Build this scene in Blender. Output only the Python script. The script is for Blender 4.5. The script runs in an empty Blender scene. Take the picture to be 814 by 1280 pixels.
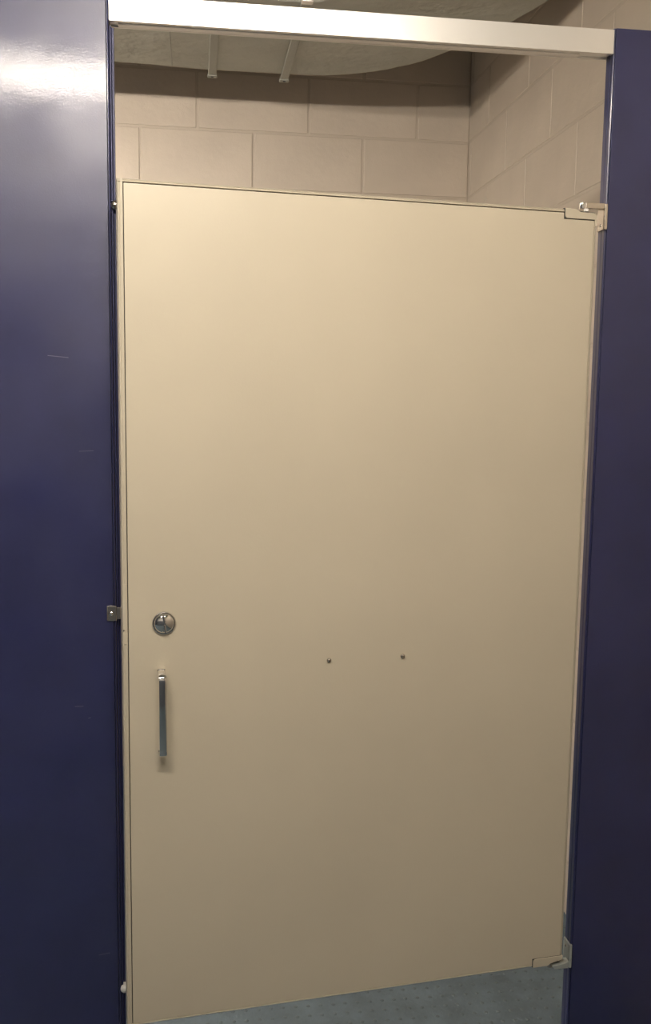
import bpy, bmesh, math, random
from mathutils import Vector, Matrix
random.seed(7)
S = bpy.context.scene
C = S.collection

# ---------------------------------------------------------------- camera, world, exposure
cam_d = bpy.data.cameras.new('camera'); cam = bpy.data.objects.new('camera', cam_d); C.objects.link(cam)
yaw, pitch, roll = 0.138941, 0.120612, 0.0139295
f = Vector((math.sin(yaw)*math.cos(pitch), math.cos(yaw)*math.cos(pitch), -math.sin(pitch)))
r0 = Vector((math.cos(yaw), -math.sin(yaw), 0)); u0 = r0.cross(f)
r = r0*math.cos(roll) + u0*math.sin(roll); u = -r0*math.sin(roll) + u0*math.cos(roll)
M = Matrix((r, u, -f)).transposed().to_4x4(); M.translation = Vector((0.13959, -1.70579, 1.43018))
cam.matrix_world = M
cam_d.sensor_fit = 'VERTICAL'; cam_d.sensor_height = 36; cam_d.lens = 1184.373/1280*36
cam_d.clip_start = 0.02
S.camera = cam
w = bpy.data.worlds.new('world'); S.world = w; w.use_nodes = True
w.node_tree.nodes['Background'].inputs[0].default_value = (0.9, 0.85, 0.8, 1)
w.node_tree.nodes['Background'].inputs[1].default_value = 0.05
S.view_settings.view_transform = 'Standard'; S.view_settings.look = 'None'
S.view_settings.gamma = 1.0; S.view_settings.use_curve_mapping = False
S.view_settings.exposure = 0.25
LAMP_STRENGTH = 205.0
LAMP_COLOR = (1.0, 0.90, 0.78)

# ---------------------------------------------------------------- dimensions (metres, from the fitted camera)
W = 0.88946                 # door opening
YB, XW, XL, YN = 1.8968, 1.1691, -2.7, -3.0     # back wall, right wall, left wall, wall behind the camera
ZA = 2.3866                 # one course line of the block walls
BH, BL, JT = 0.2032, 0.4064, 0.0095
CEIL = 3.0
ZD = 2.475                   # underside of the duct
DOOR_Z, DOOR_H, DOOR_W, DOOR_T, AJAR = 0.303, 1.473, 0.8611, 0.025, 0.1129
HX = W - 0.0162

# ---------------------------------------------------------------- materials
def mat(name, color, rough=0.5, metal=0.0, spec=0.5, coat=0.0, coat_rough=0.1, bump=None, mottle=None, rough_var=0.0):
    m = bpy.data.materials.new(name); m.use_nodes = True
    nt = m.node_tree; b = nt.nodes['Principled BSDF']
    b.inputs['Base Color'].default_value = (*color, 1)
    b.inputs['Roughness'].default_value = rough; b.inputs['Metallic'].default_value = metal
    b.inputs['Specular IOR Level'].default_value = spec
    b.inputs['Coat Weight'].default_value = coat; b.inputs['Coat Roughness'].default_value = coat_rough
    tc = nt.nodes.new('ShaderNodeTexCoord')
    if mottle:                                   # (scale, amount) gentle colour variation
        n = nt.nodes.new('ShaderNodeTexNoise'); n.inputs['Scale'].default_value = mottle[0]; n.inputs['Detail'].default_value = 4
        nt.links.new(tc.outputs['Object'], n.inputs['Vector'])
        mp = nt.nodes.new('ShaderNodeMapRange'); mp.inputs['From Min'].default_value = .3; mp.inputs['From Max'].default_value = .7
        mp.inputs['To Min'].default_value = 1-mottle[1]; mp.inputs['To Max'].default_value = 1+mottle[1]
        nt.links.new(n.outputs['Fac'], mp.inputs['Value'])
        v = nt.nodes.new('ShaderNodeVectorMath'); v.operation = 'SCALE'; v.inputs[0].default_value = color
        nt.links.new(mp.outputs[0], v.inputs['Scale']); nt.links.new(v.outputs[0], b.inputs['Base Color'])
    if rough_var:                                # hand-wiped, slightly uneven gloss
        n = nt.nodes.new('ShaderNodeTexNoise'); n.inputs['Scale'].default_value = 5.5; n.inputs['Detail'].default_value = 2
        nt.links.new(tc.outputs['Object'], n.inputs['Vector'])
        mp = nt.nodes.new('ShaderNodeMapRange'); mp.inputs['From Min'].default_value = .3; mp.inputs['From Max'].default_value = .7
        mp.inputs['To Min'].default_value = rough-rough_var; mp.inputs['To Max'].default_value = rough+rough_var
        nt.links.new(n.outputs['Fac'], mp.inputs['Value']); nt.links.new(mp.outputs[0], b.inputs['Roughness'])
    if bump:                                     # list of (scale, distance)
        prev = None
        for sc, dist in bump:
            n = nt.nodes.new('ShaderNodeTexNoise'); n.inputs['Scale'].default_value = sc; n.inputs['Detail'].default_value = 3
            nt.links.new(tc.outputs['Object'], n.inputs['Vector'])
            bp = nt.nodes.new('ShaderNodeBump'); bp.inputs['Strength'].default_value = 1; bp.inputs['Distance'].default_value = dist
            nt.links.new(n.outputs['Fac'], bp.inputs['Height'])
            if prev: nt.links.new(prev.outputs[0], bp.inputs['Normal'])
            prev = bp
        nt.links.new(prev.outputs[0], b.inputs['Normal'])
        nt.links.new(prev.outputs[0], b.inputs['Coat Normal'])
    return m

def scratched(m, segs):
    """a few worn scratches at fixed places of the paint; segs = (x0, z0, x1, z1, width) in object space"""
    nt = m.node_tree; b = nt.nodes['Principled BSDF']; L = nt.links
    tc = nt.nodes.new('ShaderNodeTexCoord'); sx = nt.nodes.new('ShaderNodeSeparateXYZ'); L.new(tc.outputs['Object'], sx.inputs[0])
    total = None
    def mth(op, a, b2=None, c=None):
        n = nt.nodes.new('ShaderNodeMath'); n.operation = op
        for i, q in enumerate((a, b2, c)):
            if q is None: continue
            if isinstance(q, (int, float)): n.inputs[i].default_value = q
            else: L.new(q, n.inputs[i])
        return n.outputs[0]
    for x0, z0, x1, z1, wd in segs:
        sl = (z1-z0)/(x1-x0)
        d = mth('ABSOLUTE', mth('SUBTRACT', sx.outputs['Z'], mth('MULTIPLY_ADD', sx.outputs['X'], sl, z0-sl*x0)))
        k = mth('MULTIPLY', mth('LESS_THAN', d, wd), mth('MULTIPLY', mth('GREATER_THAN', sx.outputs['X'], x0), mth('LESS_THAN', sx.outputs['X'], x1)))
        total = k if total is None else mth('MAXIMUM', total, k)
    total = mth('MULTIPLY', total, 0.35)
    src = b.inputs['Base Color'].links[0].from_socket if b.inputs['Base Color'].links else None
    mx = nt.nodes.new('ShaderNodeMix'); mx.data_type = 'RGBA'
    L.new(total, mx.inputs[0])
    if src: L.new(src, mx.inputs[6])
    else: mx.inputs[6].default_value = b.inputs['Base Color'].default_value
    mx.inputs[7].default_value = (.35, .35, .42, 1)
    L.new(mx.outputs[2], b.inputs['Base Color'])

BLUE = (0.018, 0.021, 0.075)
M_blue = mat('navy_paint', BLUE, .40, spec=.6, coat=.22, coat_rough=.05, rough_var=.10, bump=[(380, .0001), (22, .0003)], mottle=(9, .12))
M_blue_l = mat('navy_paint_scratched', BLUE, .40, spec=.6, coat=.22, coat_rough=.05, rough_var=.10, bump=[(380, .0001), (22, .0003)], mottle=(9, .12))
scratched(M_blue_l, [(-.110, 1.495, -.075, 1.492, .0006), (-.075, .868, -.060, .868, .0006), (-.040, .385, -.019, .388, .0005),
                     (-.052, .845, -.047, .8465, .0005), (-.06, 1.330, -.035, 1.331, .0004)])
M_blue_trim = mat('navy_edge_trim', BLUE, .32, spec=.5, coat=.4, coat_rough=.12, mottle=(9, .1))
M_blue_flat = mat('navy_flat_trim', BLUE, .5, spec=.4)
M_door = mat('beige_paint', (.56, .50, .385), .40, spec=.5, coat=.12, coat_rough=.3, bump=[(300, .00012), (12, .0006)], mottle=(3.2, .035))
M_doortrim = mat('beige_edge_trim', (.53, .475, .37), .32, spec=.5, mottle=(3, .03))
M_wall = mat('painted_block', (.57, .49, .40), .38, spec=.5, bump=[(260, .0004), (30, .0012)], mottle=(5, .05))
M_joint = mat('painted_joint', (.53, .455, .37), .45, bump=[(200, .0005)])
M_plain = mat('room_paint', (.42, .41, .40), .6)
M_unseen = mat('dark_unseen_side', (.09, .10, .12), .5)  # dark tone for unseen surfaces, chosen to darken reflections and bounce
M_ceil = mat('ceiling_grey', (.30, .30, .27), .7, bump=[(40, .002)])
M_alu = mat('satin_aluminium', (.86, .84, .80), .36, metal=.75, bump=[(300, .00005)])
M_chrome = mat('chrome', (.78, .76, .73), .07, metal=1)
M_satin = mat('satin_chrome', (.50, .45, .40), .24, metal=1)
M_cast = mat('cast_aluminium', (.40, .43, .41), .38, metal=.35)
M_steel = mat('brushed_steel', (.62, .57, .50), .26, metal=1)
M_nylon = mat('white_nylon', (.85, .83, .78), .3)
M_dark = mat('dark_gap', (.02, .02, .022), .6)
M_duct = mat('duct_wrap', (.43, .43, .37), .55, bump=[(7, .02), (45, .003)], mottle=(6, .08))
M_duct_edge = mat('duct_tape', (.36, .36, .31), .5, bump=[(40, .003)])
M_floor = mat('rubber_floor', (.112, .150, .178), .5, spec=.4, bump=[(90, .0015)], mottle=(14, .2))
M_stud = mat('rubber_stud', (.10, .13, .148), .5, spec=.4)
M_white = mat('lamp_housing', (.7, .7, .68), .4)
M_lamp = bpy.data.materials.new('lamp_diffuser'); M_lamp.use_nodes = True
_nt = M_lamp.node_tree; _nt.nodes.remove(_nt.nodes['Principled BSDF']); _e = _nt.nodes.new('ShaderNodeEmission')
_e.inputs[0].default_value = (*LAMP_COLOR, 1); _e.inputs[1].default_value = LAMP_STRENGTH
_nt.links.new(_e.outputs[0], _nt.nodes['Material Output'].inputs[0])

# ---------------------------------------------------------------- helpers
def add_box(bm, x0, x1, y0, y1, z0, z1, bev=0, seg=2, rot=None, piv=None):
    t = bmesh.new(); bmesh.ops.create_cube(t, size=1)
    for v in t.verts: v.co = Vector(((x0+x1)/2 + v.co.x*(x1-x0), (y0+y1)/2 + v.co.y*(y1-y0), (z0+z1)/2 + v.co.z*(z1-z0)))
    if bev: bmesh.ops.bevel(t, geom=t.edges[:], offset=bev, segments=seg, affect='EDGES', profile=.5)
    if rot is not None:
        p = Vector(piv); 
        for v in t.verts: v.co = p + rot @ (v.co-p)
    me = bpy.data.meshes.new('t'); t.to_mesh(me); t.free(); bm.from_mesh(me); bpy.data.meshes.remove(me)
def add_prism(bm, pts, axis, a, b, bev=0, seg=2):
    """polygon pts (2D) extruded along axis from a to b; 2D order is the two other axes"""
    t = bmesh.new()
    def P(q, h): return Vector({'x': (h, q[0], q[1]), 'y': (q[0], h, q[1]), 'z': (q[0], q[1], h)}[axis])
    va = [t.verts.new(P(q, a)) for q in pts]; vb = [t.verts.new(P(q, b)) for q in pts]; n = len(pts)
    t.faces.new(va); t.faces.new(vb[::-1])
    for i in range(n): t.faces.new((va[i], vb[i], vb[(i+1) % n], va[(i+1) % n]))
    bmesh.ops.recalc_face_normals(t, faces=t.faces[:])
    if bev:
        ed = [e for e in t.edges if any(len(fc.verts) > 4 or n == 4 for fc in e.link_faces)]
        bmesh.ops.bevel(t, geom=ed, offset=bev, segments=seg, affect='EDGES', profile=.5)
    me = bpy.data.meshes.new('t'); t.to_mesh(me); t.free(); bm.from_mesh(me); bpy.data.meshes.remove(me)
def add_lathe(bm, prof, center, n=28, axis='y', sign=-1):
    """prof = (radius, height) pairs; height goes along sign*axis"""
    c = Vector(center); rings = []
    for rad, h in prof:
        ring = []
        for i in range(n):
            a = 2*math.pi*i/n; ca, sa = rad*math.cos(a), rad*math.sin(a)
            v = {'y': (ca, sign*h, sa), 'z': (ca, sa, sign*h), 'x': (sign*h, ca, sa)}[axis]
            ring.append(bm.verts.new(c + Vector(v)))
            if rad < 1e-6: break
        rings.append(ring)
    nf = []
    for A, B in zip(rings, rings[1:]):
        for i in range(n):
            j = (i+1) % n
            if len(B) == 1 and len(A) == 1: continue
            if len(B) == 1: nf.append(bm.faces.new((A[i], A[j], B[0])))
            elif len(A) == 1: nf.append(bm.faces.new((A[0], B[j], B[i])))
            else: nf.append(bm.faces.new((A[i], A[j], B[j], B[i])))
    bmesh.ops.recalc_face_normals(bm, faces=nf)
def dome(rad, h, lip=0.0, steps=7):
    return ([(rad, 0), (rad, lip)] if lip else [(rad, 0)]) + [(rad*math.cos(k/steps*math.pi/2), lip + h*math.sin(k/steps*math.pi/2)) for k in range(1, steps)] + [(0, lip+h)]
def weighted(o):
    md = o.modifiers.new('weighted_normal', 'WEIGHTED_NORMAL'); md.mode = 'FACE_AREA'; md.weight = 100; md.keep_sharp = True
def obj(name, bm, m, parent=None, smooth=30):
    me = bpy.data.meshes.new(name); bm.to_mesh(me); bm.free(); me.materials.append(m)
    o = bpy.data.objects.new(name, me); C.objects.link(o)
    if parent: o.parent = parent
    if smooth:
        for p in me.polygons: p.use_smooth = True
        try: me.set_sharp_from_angle(angle=math.radians(smooth))
        except Exception: pass
        weighted(o)
    return o
def tag(o, label, cat, group=None):
    o['label'] = label; o['category'] = cat
    if group: o['group'] = group
    return o
def thing(name, label, cat, loc=(0, 0, 0), rz=0, group=None):
    o = bpy.data.objects.new(name, None); C.objects.link(o); o.location = loc; o.rotation_euler = (0, 0, rz)
    return tag(o, label, cat, group)
def struct(o): o['kind'] = 'structure'; return o
def box(name, m, parent, *a, **k):
    bm = bmesh.new(); add_box(bm, *a, **k); return obj(name, bm, m, parent)

# ---------------------------------------------------------------- the lamp above and behind the camera
def tube_lamp(label, x0, x1, y0, y1, zt, tubes):
    """open strip lamp: opaque housing, two bare tubes under it"""
    t = thing('ceiling_lamp', label, 'lamp', ((x0+x1)/2, (y0+y1)/2, zt))
    lw, ld = (x1-x0)/2, (y1-y0)/2
    box('housing', M_white, t, -lw-.02, lw+.02, -ld, ld, -.012, .008, bev=.003)
    for sy in tubes:
        bm = bmesh.new(); add_lathe(bm, [(0, 0), (.017, 0), (.017, 2*lw), (0, 2*lw)], (-lw, sy*ld*.55, -.040), 20, 'x', 1); obj('tube', bm, M_lamp, t)
        for sx in (-1, 1):
            bm = bmesh.new(); add_box(bm, sx*(lw+.010)-.008, sx*(lw+.010)+.008, sy*ld*.55-.014, sy*ld*.55+.014, -.060, -.0125, bev=.002); obj('socket', bm, M_white, t)
    for sx in (-.3, .2):
        bm = bmesh.new(); add_lathe(bm, [(.006, 0), (.006, CEIL-zt-.008-.003)], (sx, 0, .0085), 10, 'z', 1); obj('hanging_rod', bm, M_white, t)
    return t
tube_lamp('strip lamp with one bare tube hanging in front of the stall', -.45, .50, -1.34, -1.10, 2.365, (0,))
tube_lamp('strip lamp with two bare tubes hanging above the neighbouring stall', -2.0, -.8, .35, .59, 2.478, (-1, 1))

# ---------------------------------------------------------------- the room
fl = struct(box('floor', M_floor, None, XL, XW, YN, YB, -.05, 0))
PX, PY = .0295, .036
nx = int((XW+1.2)/PX)
prof = [(.0050, 0.0002), (.0045, .0009), (.0034, .0012)]
vs, fs = [], []
yy = .2535-PY*38
while yy < YB-.02:
    for i in range(nx):
        x = .9345 + PX*7 - i*PX + random.uniform(-.001, .001)
        if x > XW-.02: continue
        y_ = yy + random.uniform(-.001, .001); b0 = len(vs)
        for rad, h in prof: vs += [(x+rad*math.cos(k*math.pi/4), y_+rad*math.sin(k*math.pi/4), h) for k in range(8)]
        vs.append((x, y_, .0014))
        for q in range(2): fs += [(b0+q*8+k, b0+q*8+(k+1) % 8, b0+q*8+8+(k+1) % 8, b0+q*8+8+k) for k in range(8)]
        fs += [(b0+16+k, b0+16+(k+1) % 8, b0+24) for k in range(8)]
    yy += PY
me = bpy.data.meshes.new('floor_studs'); me.from_pydata(vs, [], fs); me.materials.append(M_stud)
for p in me.polygons: p.use_smooth = True
st = bpy.data.objects.new('floor_studs', me); C.objects.link(st); st.parent = fl; st['kind'] = 'stuff'
struct(box('ceiling', M_ceil, None, XL-.1, XW+.1, YN-.1, YB+.1, CEIL, CEIL+.05))
struct(box('wall_left', M_unseen, None, XL-.1, XL, YN, YB, -.05, CEIL))
wf = struct(box('wall_front', M_plain, None, XL-.1, XW+.1, YN-.1, YN, -.05, CEIL))
box('dark_reflection_panel', M_unseen, wf, XL+.001, XW-.001, YN+.0005, YN+.012, .0, 1.5)  # unseen panel, added to darken reflections in the chrome and blue pilasters

def block_mesh(L, H):
    bm = bmesh.new(); add_box(bm, 0, L, -.0022, .012, 0, H, bev=.0019, seg=2)
    me = bpy.data.meshes.new('concrete_block'); bm.to_mesh(me); bm.free(); me.materials.append(M_wall)
    for p in me.polygons: p.use_smooth = True
    try: me.set_sharp_from_angle(angle=math.radians(50))
    except Exception: pass
    return me
_bm = {}
def block_wall(parent, a0, a1, phase_even, base, direction):
    """rows of blocks along a wall; course 0 has its top at ZA, phase = joint position there"""
    k0 = -int((ZA+.05)/BH) ; k = k0
    while True:
        z0 = ZA + (k-1)*BH; z1 = z0 + BH
        if z0 > CEIL: break
        z0 = max(z0, 0.0); z1 = min(z1, CEIL)
        if z1 - z0 > .03:
            ph = phase_even + (BL/2 if k % 2 else 0)
            n = math.floor((a0-ph)/BL); s = ph + n*BL
            while s < a1:
                p0, p1 = max(s+JT/2, a0+.002), min(s+BL-JT/2, a1-.002)
                if p1-p0 > .02:
                    L, H = round(p1-p0, 4), round(z1-z0-JT, 4)
                    if (L, H) not in _bm: _bm[(L, H)] = block_mesh(L, H)
                    o = bpy.data.objects.new('concrete_block', _bm[(L, H)]); C.objects.link(o); o.parent = parent; weighted(o)
                    zz = z0 + JT/2
                    j = random.uniform(-.0004, .0004)
                    if direction == 'back': o.location = (p0, base+j, zz)
                    else: o.location = (base+.0010+j, p1, zz); o.rotation_euler = (0, 0, -math.pi/2)
                s += BL
        k += 1
wb = struct(box('wall_back', M_joint, None, XL-.1, XW+.1, YB+.0005, YB+.15, -.05, CEIL))
block_wall(wb, -1.4, XW, -.0475, YB, 'back')
wr = struct(box('wall_right', M_joint, None, XW+.0005, XW+.15, YN, YB, -.05, CEIL))
block_wall(wr, -.2, YB-.002, .8375+BL/2, XW, 'right')

# ---------------------------------------------------------------- the duct over the stall
outer = [(-2.69, 1.4448), (-1.2205, 1.4891), (-0.5895, 1.5019), (-0.1084, 1.5108), (0.2041, 1.5325), (0.4348, 1.5296), (0.5146, 1.5266), (0.5738, 1.5207), (0.628, 1.5019), (0.6783, 1.4793), (0.7463, 1.4369), (0.8163, 1.3767),
         (0.8547, 1.3314), (0.8843, 1.2821), (0.9149, 1.2299), (0.973, 1.1145), (1.0223, 0.9893), (1.0509, 0.9026), (1.0716, 0.8266), (1.0913, 0.7152), (1.1042, 0.5674), (1.1081, 0.3702), (1.1081, YN+.01)]
inner = [(0.554, YN+.01), (0.554, 0.804), (0.5462, 0.8434), (0.5294, 0.8828), (0.5048, 0.9173), (0.4752, 0.942), (0.4456, 0.9518), (-2.69, 0.942)]
def densify(pts, step=.03, jit=.0022):
    out = []
    for a, b in zip(pts, pts[1:]):
        n = max(1, int(math.dist(a, b)/step)) if a[1] > .3 or b[1] > .3 else 1
        n = min(n, 60)
        for i in range(n):
            t = i/n; out.append((a[0]+(b[0]-a[0])*t + (random.uniform(-jit, jit) if i else 0), a[1]+(b[1]-a[1])*t + (random.uniform(-jit, jit) if i else 0)))
    out.append(pts[-1]); return out
duct = thing('air_duct', 'grey wrapped air duct bending round above the stall, under the ceiling', 'duct', (0, 0, 0))
bm = bmesh.new(); add_prism(bm, densify(outer)+densify(inner), 'z', ZD, ZD+.30, bev=.006, seg=2)
obj('duct_body', bm, M_duct, duct, smooth=50)
def strap(x, wd, name='strap'):
    y0, y1 = 0.9173, 1.5601
    prof = [(y0, ZD+.03), (y0, ZD-.006), (y0+.006, ZD-.010), (y1-.008, ZD-.010), (y1, ZD-.004), (y1, ZD+.30), (y1-.006, ZD+.30), (y1-.006, ZD-.001), (y0+.006, ZD-.001), (y0+.006, ZD+.03)]
    bm = bmesh.new(); add_prism(bm, prof, 'x', x-wd/2, x+wd/2, bev=.0012, seg=1)
    s = obj(name, bm, M_duct_edge, duct)
    bm = bmesh.new(); add_box(bm, x-wd/2-.003, x+wd/2+.003, y1-.014, y1+.008, ZD-.0135, ZD-.0035, bev=.003); 
    obj('clip', bm, M_duct_edge, s)
    bm = bmesh.new(); add_box(bm, x-.004, x+.004, y1-.010, y1-.004, ZD-.0155, ZD-.0135, bev=.0008); obj('rivet', bm, M_dark, s)
    bm = bmesh.new(); add_box(bm, x-wd/2-.002, x+wd/2+.004, y0-.014, y0+.012, ZD-.016, ZD+.008, bev=.004); obj('clip', bm, M_alu, s)
strap(0.2026, .0256); strap(0.4382, .0256)
bm = bmesh.new(); add_box(bm, .072, .0755, .96, 1.505, ZD-.0022, ZD-.0003, bev=.0008); obj('seam', bm, M_duct_edge, duct)

# ---------------------------------------------------------------- blue pilasters and head rail
PT = .032                                            # thickness
ZP = 2.0953
def pilaster(x0, x1, edge_side, m, label):
    """edge_side +1: door side is x1; -1: door side is x0"""
    cx = x1 if edge_side > 0 else x0
    t = thing('partition_pilaster', label, 'partition', (cx, 0, 0))
    a, b = x0-cx, x1-cx
    g = .0042
    if edge_side > 0: box('panel', m, t, a, b-g, 0, PT, .02, ZP, bev=.0012)
    else: box('panel', m, t, a+g, b, 0, PT, .02, ZP, bev=.0012)
    # rounded edge trim with a thin groove towards the face
    s = -edge_side
    pr = [(s*.0035, .0012), (s*.0030, .0004), (s*.0012, .0006), (s*.0003, .0018), (s*0, .0034), (s*0, .0110), (s*.0012, .0124), (s*.0012, .0150), (s*0, .0164),
          (s*0, PT-.004), (s*.0012, PT-.001), (s*.0035, PT-.0004)]
    bm = bmesh.new(); add_prism(bm, pr, 'z', .02, ZP-.001); obj('edge_trim', bm, M_blue_trim, t, smooth=60)
    bm = bmesh.new(); add_box(bm, *(sorted((s*.0036, s*.0041))), .003, PT-.002, .02, ZP-.002); obj('groove', bm, M_dark, t)
    box('shoe', M_satin, t, a+(.0 if edge_side > 0 else -.002), b+(.002 if edge_side > 0 else 0), -.003, PT+.003, .0005, .085, bev=.0015)
    return t
pl = pilaster(-1.0, 0, 1, M_blue_l, 'wide navy blue partition panel on the left, with a small steel keeper on its edge')
pr_ = pilaster(W, XW-.006, -1, M_blue, 'navy blue partition panel on the right, carrying the door hinges')
# stop strip in the left jamb with its two bumpers
bm = bmesh.new(); add_box(bm, .0006, .0036, .006, .028, .10, 2.044, bev=.001); add_box(bm, .0036, .0078, .013, .016, .10, 2.044, bev=.0007)
stop = obj('stop_strip', bm, M_blue_flat, pl)
for z in (1.752, .312):
    bm = bmesh.new(); add_lathe(bm, dome(.0085, .0075), (.0070, .004, z), 20, 'y', -1); add_box(bm, .0036, .010, .004, .0128, z-.008, z+.008, bev=.001)
    obj('bumper', bm, M_nylon if z < 1 else M_satin, stop)
# keeper: folded plate on the front, screw, return flange into the opening
bm = bmesh.new(); add_box(bm, -.0160, .0012, -.0034, -.0006, 1.0255, 1.0530, bev=.0012); add_box(bm, .0012, .0088, -.0034, .0050, 1.0285, 1.0500, bev=.0010)
add_box(bm, -.0160, -.0140, -.0044, -.0030, 1.0270, 1.0515, bev=.0006)
kp = obj('keeper', bm, M_steel, pl); kp['label'] = 'small satin steel keeper plate'
bm = bmesh.new(); add_lathe(bm, dome(.0042, .0026, .0005), (-.0080, -.0036, 1.0392), 20); obj('screw', bm, M_chrome, kp)

hr = thing('head_rail', 'bright aluminium head rail across the top of the stall opening', 'rail', (0, 0, 2.0489))
ya, yb = -.0052, .0290
bm = bmesh.new()
prf = [(ya, 0), (ya, .0409), (yb, .0409), (yb, 0), (yb-.004, 0), (yb-.004, .003), (ya+.009, .003), (ya+.009, 0)]
add_prism(bm, prf, 'x', .0008, W-.0015, bev=.0007, seg=1)
obj('rail', bm, M_alu, hr)
bm = bmesh.new(); add_box(bm, .015, W-.06, ya+.012, yb-.008, -.0012, .0026, bev=.0008); obj('channel_lip', bm, M_alu, hr)

# ---------------------------------------------------------------- the door
dr = thing('stall_door', 'tall beige painted stall door standing slightly ajar between the blue panels', 'door',
           (HX - DOOR_W*math.cos(AJAR), -DOOR_W*math.sin(AJAR), DOOR_Z), AJAR)
Wd, Hd, T = DOOR_W, DOOR_H, DOOR_T
FL, FT, FR, FB = .0096, .0056, .0040, .0036           # visible width of the edge moulding: left, top, right, bottom
NW, NH = .0655, .0172                                 # notch for the hinge inserts
box('panel', M_door, dr, FL+.0012, Wd-FR-.0006, .0006, T-.0006, FB+.0006, Hd-FT-.0012, bev=.0010)
def side_profile(wd):                                 # rounded outer bead, step, flat inner lip (across = inward)
    return [(0, .0040), (.0006, .0016), (.0022, .0004), (.0040 if wd > .006 else .0026, .0006), (.0046 if wd > .006 else .0030, .0012), (.0050 if wd > .006 else .0033, .0002), (wd-.0006, -.0004), (wd, .0006), (wd, .004)]
def moulding(x0, z0, x1, z1, wd, nrm):
    """strip from (x0,z0) to (x1,z1), nrm = inward direction in the door plane; wraps the door edge"""
    p = side_profile(wd); loop = p + [(wd, T-.0005), (.002, T), (0, T-.003)]
    t = bmesh.new(); A = Vector((x0, 0, z0)); B = Vector((x1, 0, z1)); n = Vector((nrm[0], 0, nrm[1])); d = (B-A).normalized()
    va = [t.verts.new(A + n*a + d*min(a, .0) + Vector((0, y, 0))) for a, y in loop]
    vb = [t.verts.new(B + n*a + Vector((0, y, 0))) for a, y in loop]
    for i in range(len(loop)): t.faces.new((va[i], vb[i], vb[(i+1) % len(loop)], va[(i+1) % len(loop)]))
    t.faces.new(va); t.faces.new(vb[::-1]); bmesh.ops.recalc_face_normals(t, faces=t.faces[:]); return t
for (x0, z0, x1, z1, wd, nrm) in ((0, .0010, 0, Hd-.0008, FL, (1, 0)), (.0012, Hd, Wd-NW, Hd, FT, (0, -1)),
                                  (Wd, NH, Wd, Hd-NH, FR, (-1, 0)), (.0012, 0, Wd-NW+.004, 0, FB, (0, 1))):
    obj('edge_moulding', moulding(x0, z0, x1, z1, wd, nrm), M_doortrim, dr, smooth=40)
# dark seam behind the mouldings (shadow gap in the joint)
box('seam_filler', M_dark, dr, FL-.002, Wd-FR+.0015, .0030, T-.004, .002, Hd-.003)

# hinge inserts painted with the door: L-shaped, rounded inner corner
def insert(top):
    r_ = .005; x0, x1 = Wd-NW, Wd
    if top:
        zb, zt = Hd-NH+.0005, Hd+.0012
        pts = [(x0+.0008, zt), (x0+.0008, zb+r_)] + [(x0+.0008+r_-r_*math.cos(a), zb+r_-r_*math.sin(a)) for a in (.5, 1.0, 1.57)] + \
              [(x1-.0045, zb), (x1-.0045, zb-.012), (x1-.0003, zb-.012), (x1-.0003, zb+.008), (x1-.006, zt-.006), (x1-.034, zt-.0055), (x1-.042, zt-.001)]
    else:
        zb, zt = -.0008, NH-.0005
        pts = [(x0+.0008, zb), (x0+.0008, zt-r_)] + [(x0+.0008+r_-r_*math.cos(a), zt-r_+r_*math.sin(a)) for a in (.5, 1.0, 1.57)] + \
              [(x1-.0045, zt), (x1-.0003, zt), (x1-.0003, .0085), (x1-.004, .0080), (x1-.026, .0035), (x1-.033, zb)]
    mx, mz = sum(q[0] for q in pts)/len(pts), sum(q[1] for q in pts)/len(pts)
    gap = [(x0-.0006, (zt if top else zb)), (x0-.0006, (zb-.0011 if top else zt+.0004)), (x1-.0042, (zb-.0011 if top else zt+.0004)), (x1-.0042, (zt-.008 if top else zb+.010)), (x0+.02, (zt-.002 if top else zb+.002))]
    bm = bmesh.new(); add_prism(bm, gap, 'y', -.0003, .006); obj('insert_gap_shade', bm, M_dark, dr)  # dark slab: shade of the gap around the insert, put into colour
    bm = bmesh.new(); add_prism(bm, pts, 'y', -.0024, T-.002, bev=.0009, seg=2)
    return obj('hinge_insert', bm, M_doortrim, dr, smooth=40)
insert(True); insert(False)
# latch plate on the leading edge
bm = bmesh.new(); add_box(bm, .0012, .0078, -.0013, .0006, .704, .808, bev=.0006); lp = obj('latch_plate', bm, M_doortrim, dr)
bm = bmesh.new(); add_lathe(bm, dome(.0016, .0010), (.0030, -.0012, .728), 12); obj('rivet', bm, M_chrome, lp)

# round lock
LC = (.0707, 0, .738)
bm = bmesh.new(); add_lathe(bm, [(.0204, .0002), (.0204, .0020), (.0198, .0029), (.0190, .0031), (.0182, .0024), (.0177, .0014)], (LC[0], 0, LC[2]), 48)
lk = obj('lock', bm, M_chrome, dr); lk['label'] = 'round chrome emergency lock disc'
bm = bmesh.new(); add_lathe(bm, [(.0178, .0008), (.0174, .0032), (.0152, .0060), (.0110, .0082), (.006, .0095), (0, .0100)], (LC[0], 0, LC[2]), 48)
obj('lock_dome', bm, M_chrome, lk, smooth=60)
rm = Matrix.Rotation(math.radians(-9), 3, 'Y')
bm = bmesh.new()
add_box(bm, LC[0]-.0014, LC[0]+.0022, -.0130, -.004, LC[2]+.001, LC[2]+.0150, bev=.0009, rot=rm, piv=LC)
add_box(bm, LC[0]-.0022, LC[0]+.0012, -.0118, -.004, LC[2]-.0150, LC[2]-.001, bev=.0009, rot=rm, piv=LC)
obj('lock_turn', bm, M_chrome, lk)

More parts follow.
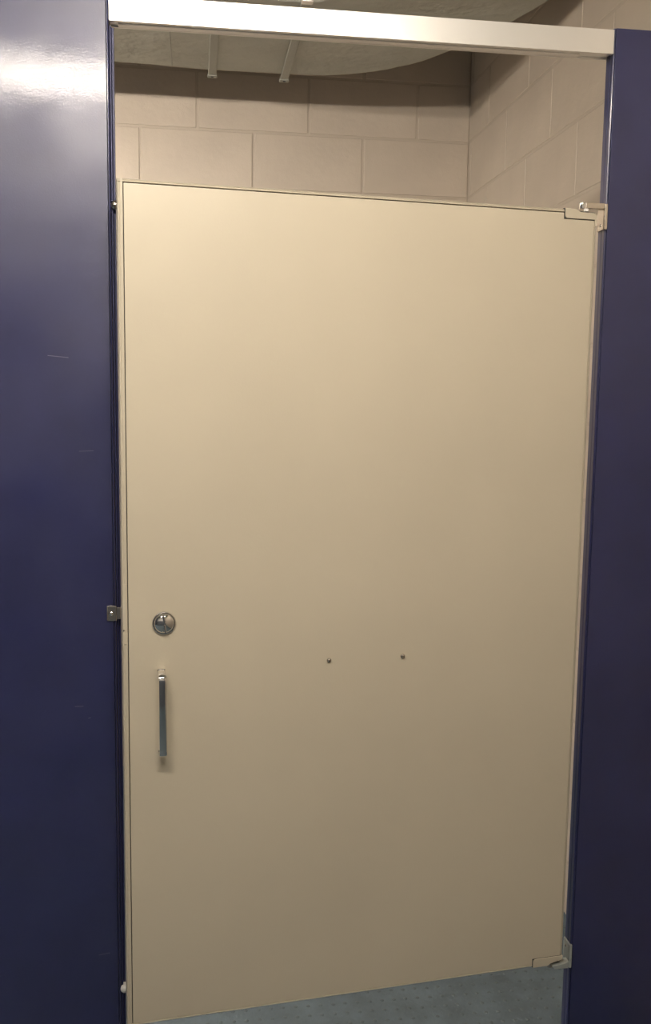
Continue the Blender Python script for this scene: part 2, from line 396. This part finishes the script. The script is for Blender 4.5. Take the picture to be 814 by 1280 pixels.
# pull handle: flat strap bent into a D
def swept_strap(path, half, th):
    t = bmesh.new(); n = len(path); rows = []
    for i, (y, z) in enumerate(path):
        a = path[max(i-1, 0)]; b = path[min(i+1, n-1)]; d = Vector((b[0]-a[0], b[1]-a[1])).normalized(); nn = Vector((-d.y, d.x))
        row = []
        for sx, so in ((-half, -1), (-half*.55, -1.35), (half*.55, -1.35), (half, -1), (half, 1), (-half, 1)):
            o = nn*(so*th/2); row.append(t.verts.new((sx, y+o.x, z+o.y)))
        rows.append(row)
    for A, B in zip(rows, rows[1:]):
        for k in range(6): t.faces.new((A[k], A[(k+1) % 6], B[(k+1) % 6], B[k]))
    t.faces.new(rows[0]); t.faces.new(rows[-1][::-1]); bmesh.ops.recalc_face_normals(t, faces=t.faces[:]); return t
zt, zb, out, rr = .6535, .5085, .030, .011
path = [(-.0003, zt), (-out+rr, zt)] + [(-out+rr-rr*math.sin(a), zt-rr+rr*math.cos(a)) for a in (.3, .6, .9, 1.2, 1.57)] + \
       [(-out-.0015, (zt+zb)/2)] + [(-out+rr-rr*math.cos(a), zb+rr-rr*math.sin(a)) for a in (0, .3, .6, .9, 1.2, 1.57)] + [(-.0003, zb)]
t = swept_strap([(y, z) for y, z in path], .0062, .0042)
for v in t.verts: v.co.x += .0655
hd = obj('handle', t, M_chrome, dr, smooth=50); hd['label'] = 'chrome pull handle bent from flat bar'
for z in (zt, zb):
    bm = bmesh.new(); add_box(bm, .0655-.0066, .0655+.0066, -.0035, -.0002, z-.0040, z+.0040, bev=.0010); obj('handle_foot', bm, M_chrome, hd)
# two bolt heads of the coat hook inside
for s_ in (.3654, .5056):
    bm = bmesh.new(); add_lathe(bm, [(.0044, 0), (.0044, .0006), (.0040, .0018), (.0031, .0028), (.0019, .0033), (.0014, .0033), (.0013, .0022), (0, .0022)], (s_, .0004, .655), 24)
    obj('bolt_head', bm, M_satin, dr, smooth=50)

# ---------------------------------------------------------------- hinges on the right pilaster (local x measured from its door edge)
def hinge(top):
    zc = 1.7650 if top else .3185
    m = M_steel if top else M_cast
    bm = bmesh.new()
    # leaf folded over the pilaster edge: strip on the jamb, narrow return on the front
    if top: z0, z1 = 1.7425, 1.7880
    else: z0, z1 = .2945, .3435
    add_box(bm, -.0042, -.0006, -.0045, PT-.006, z0, z1, bev=.0010)
    add_box(bm, -.0042, .0016, -.0062, -.0008, z0, z1, bev=.0012)
    lf = obj('hinge', bm, m, pr_); lf['label'] = ('shiny upper' if top else 'dull grey lower') + ' hinge bracket'
    bm = bmesh.new()
    if top:
        add_box(bm, -.0400, -.0042, -.0050, .010, 1.7790, 1.7890, bev=.0012)
        obj('hinge_arm', bm, m, lf)
        bm = bmesh.new(); add_lathe(bm, [(0, 0), (.0062, 0), (.0068, .0008), (.0068, .0100), (.0060, .0112), (0, .0112)], (-.0435, .0015, 1.7782), 24, 'z', 1)
        obj('hinge_pin', bm, M_chrome, lf, smooth=40)
        bm = bmesh.new(); add_lathe(bm, [(0, 0), (.0044, 0), (.0046, .0045), (0, .0045)], (-.0385, -.0030, 1.7732), 20, 'z', 1)
        obj('nylon_cam', bm, M_nylon, lf, smooth=40)
        bm = bmesh.new(); add_lathe(bm, dome(.0032, .0016), (-.0042, .013, 1.752), 14, 'x', -1); obj('screw', bm, M_chrome, lf)
    else:
        add_prism(bm, [(-.0370, .2965), (-.0325, .2930), (-.0042, .2930), (-.0042, .3075), (-.0120, .3040), (-.0380, .3005)], 'y', -.0050, .012, bev=.0012)
        obj('hinge_arm', bm, m, lf)
        bm = bmesh.new(); add_lathe(bm, [(0, 0), (.0052, 0), (.0052, .0080), (0, .0080)], (-.0410, .003, .2950), 20, 'z', 1)
        obj('hinge_pin', bm, M_satin, lf, smooth=40)
        bm = bmesh.new(); add_lathe(bm, dome(.0032, .0016), (-.0042, .013, .332), 14, 'x', -1); obj('screw', bm, M_chrome, lf)
hinge(True); hinge(False)
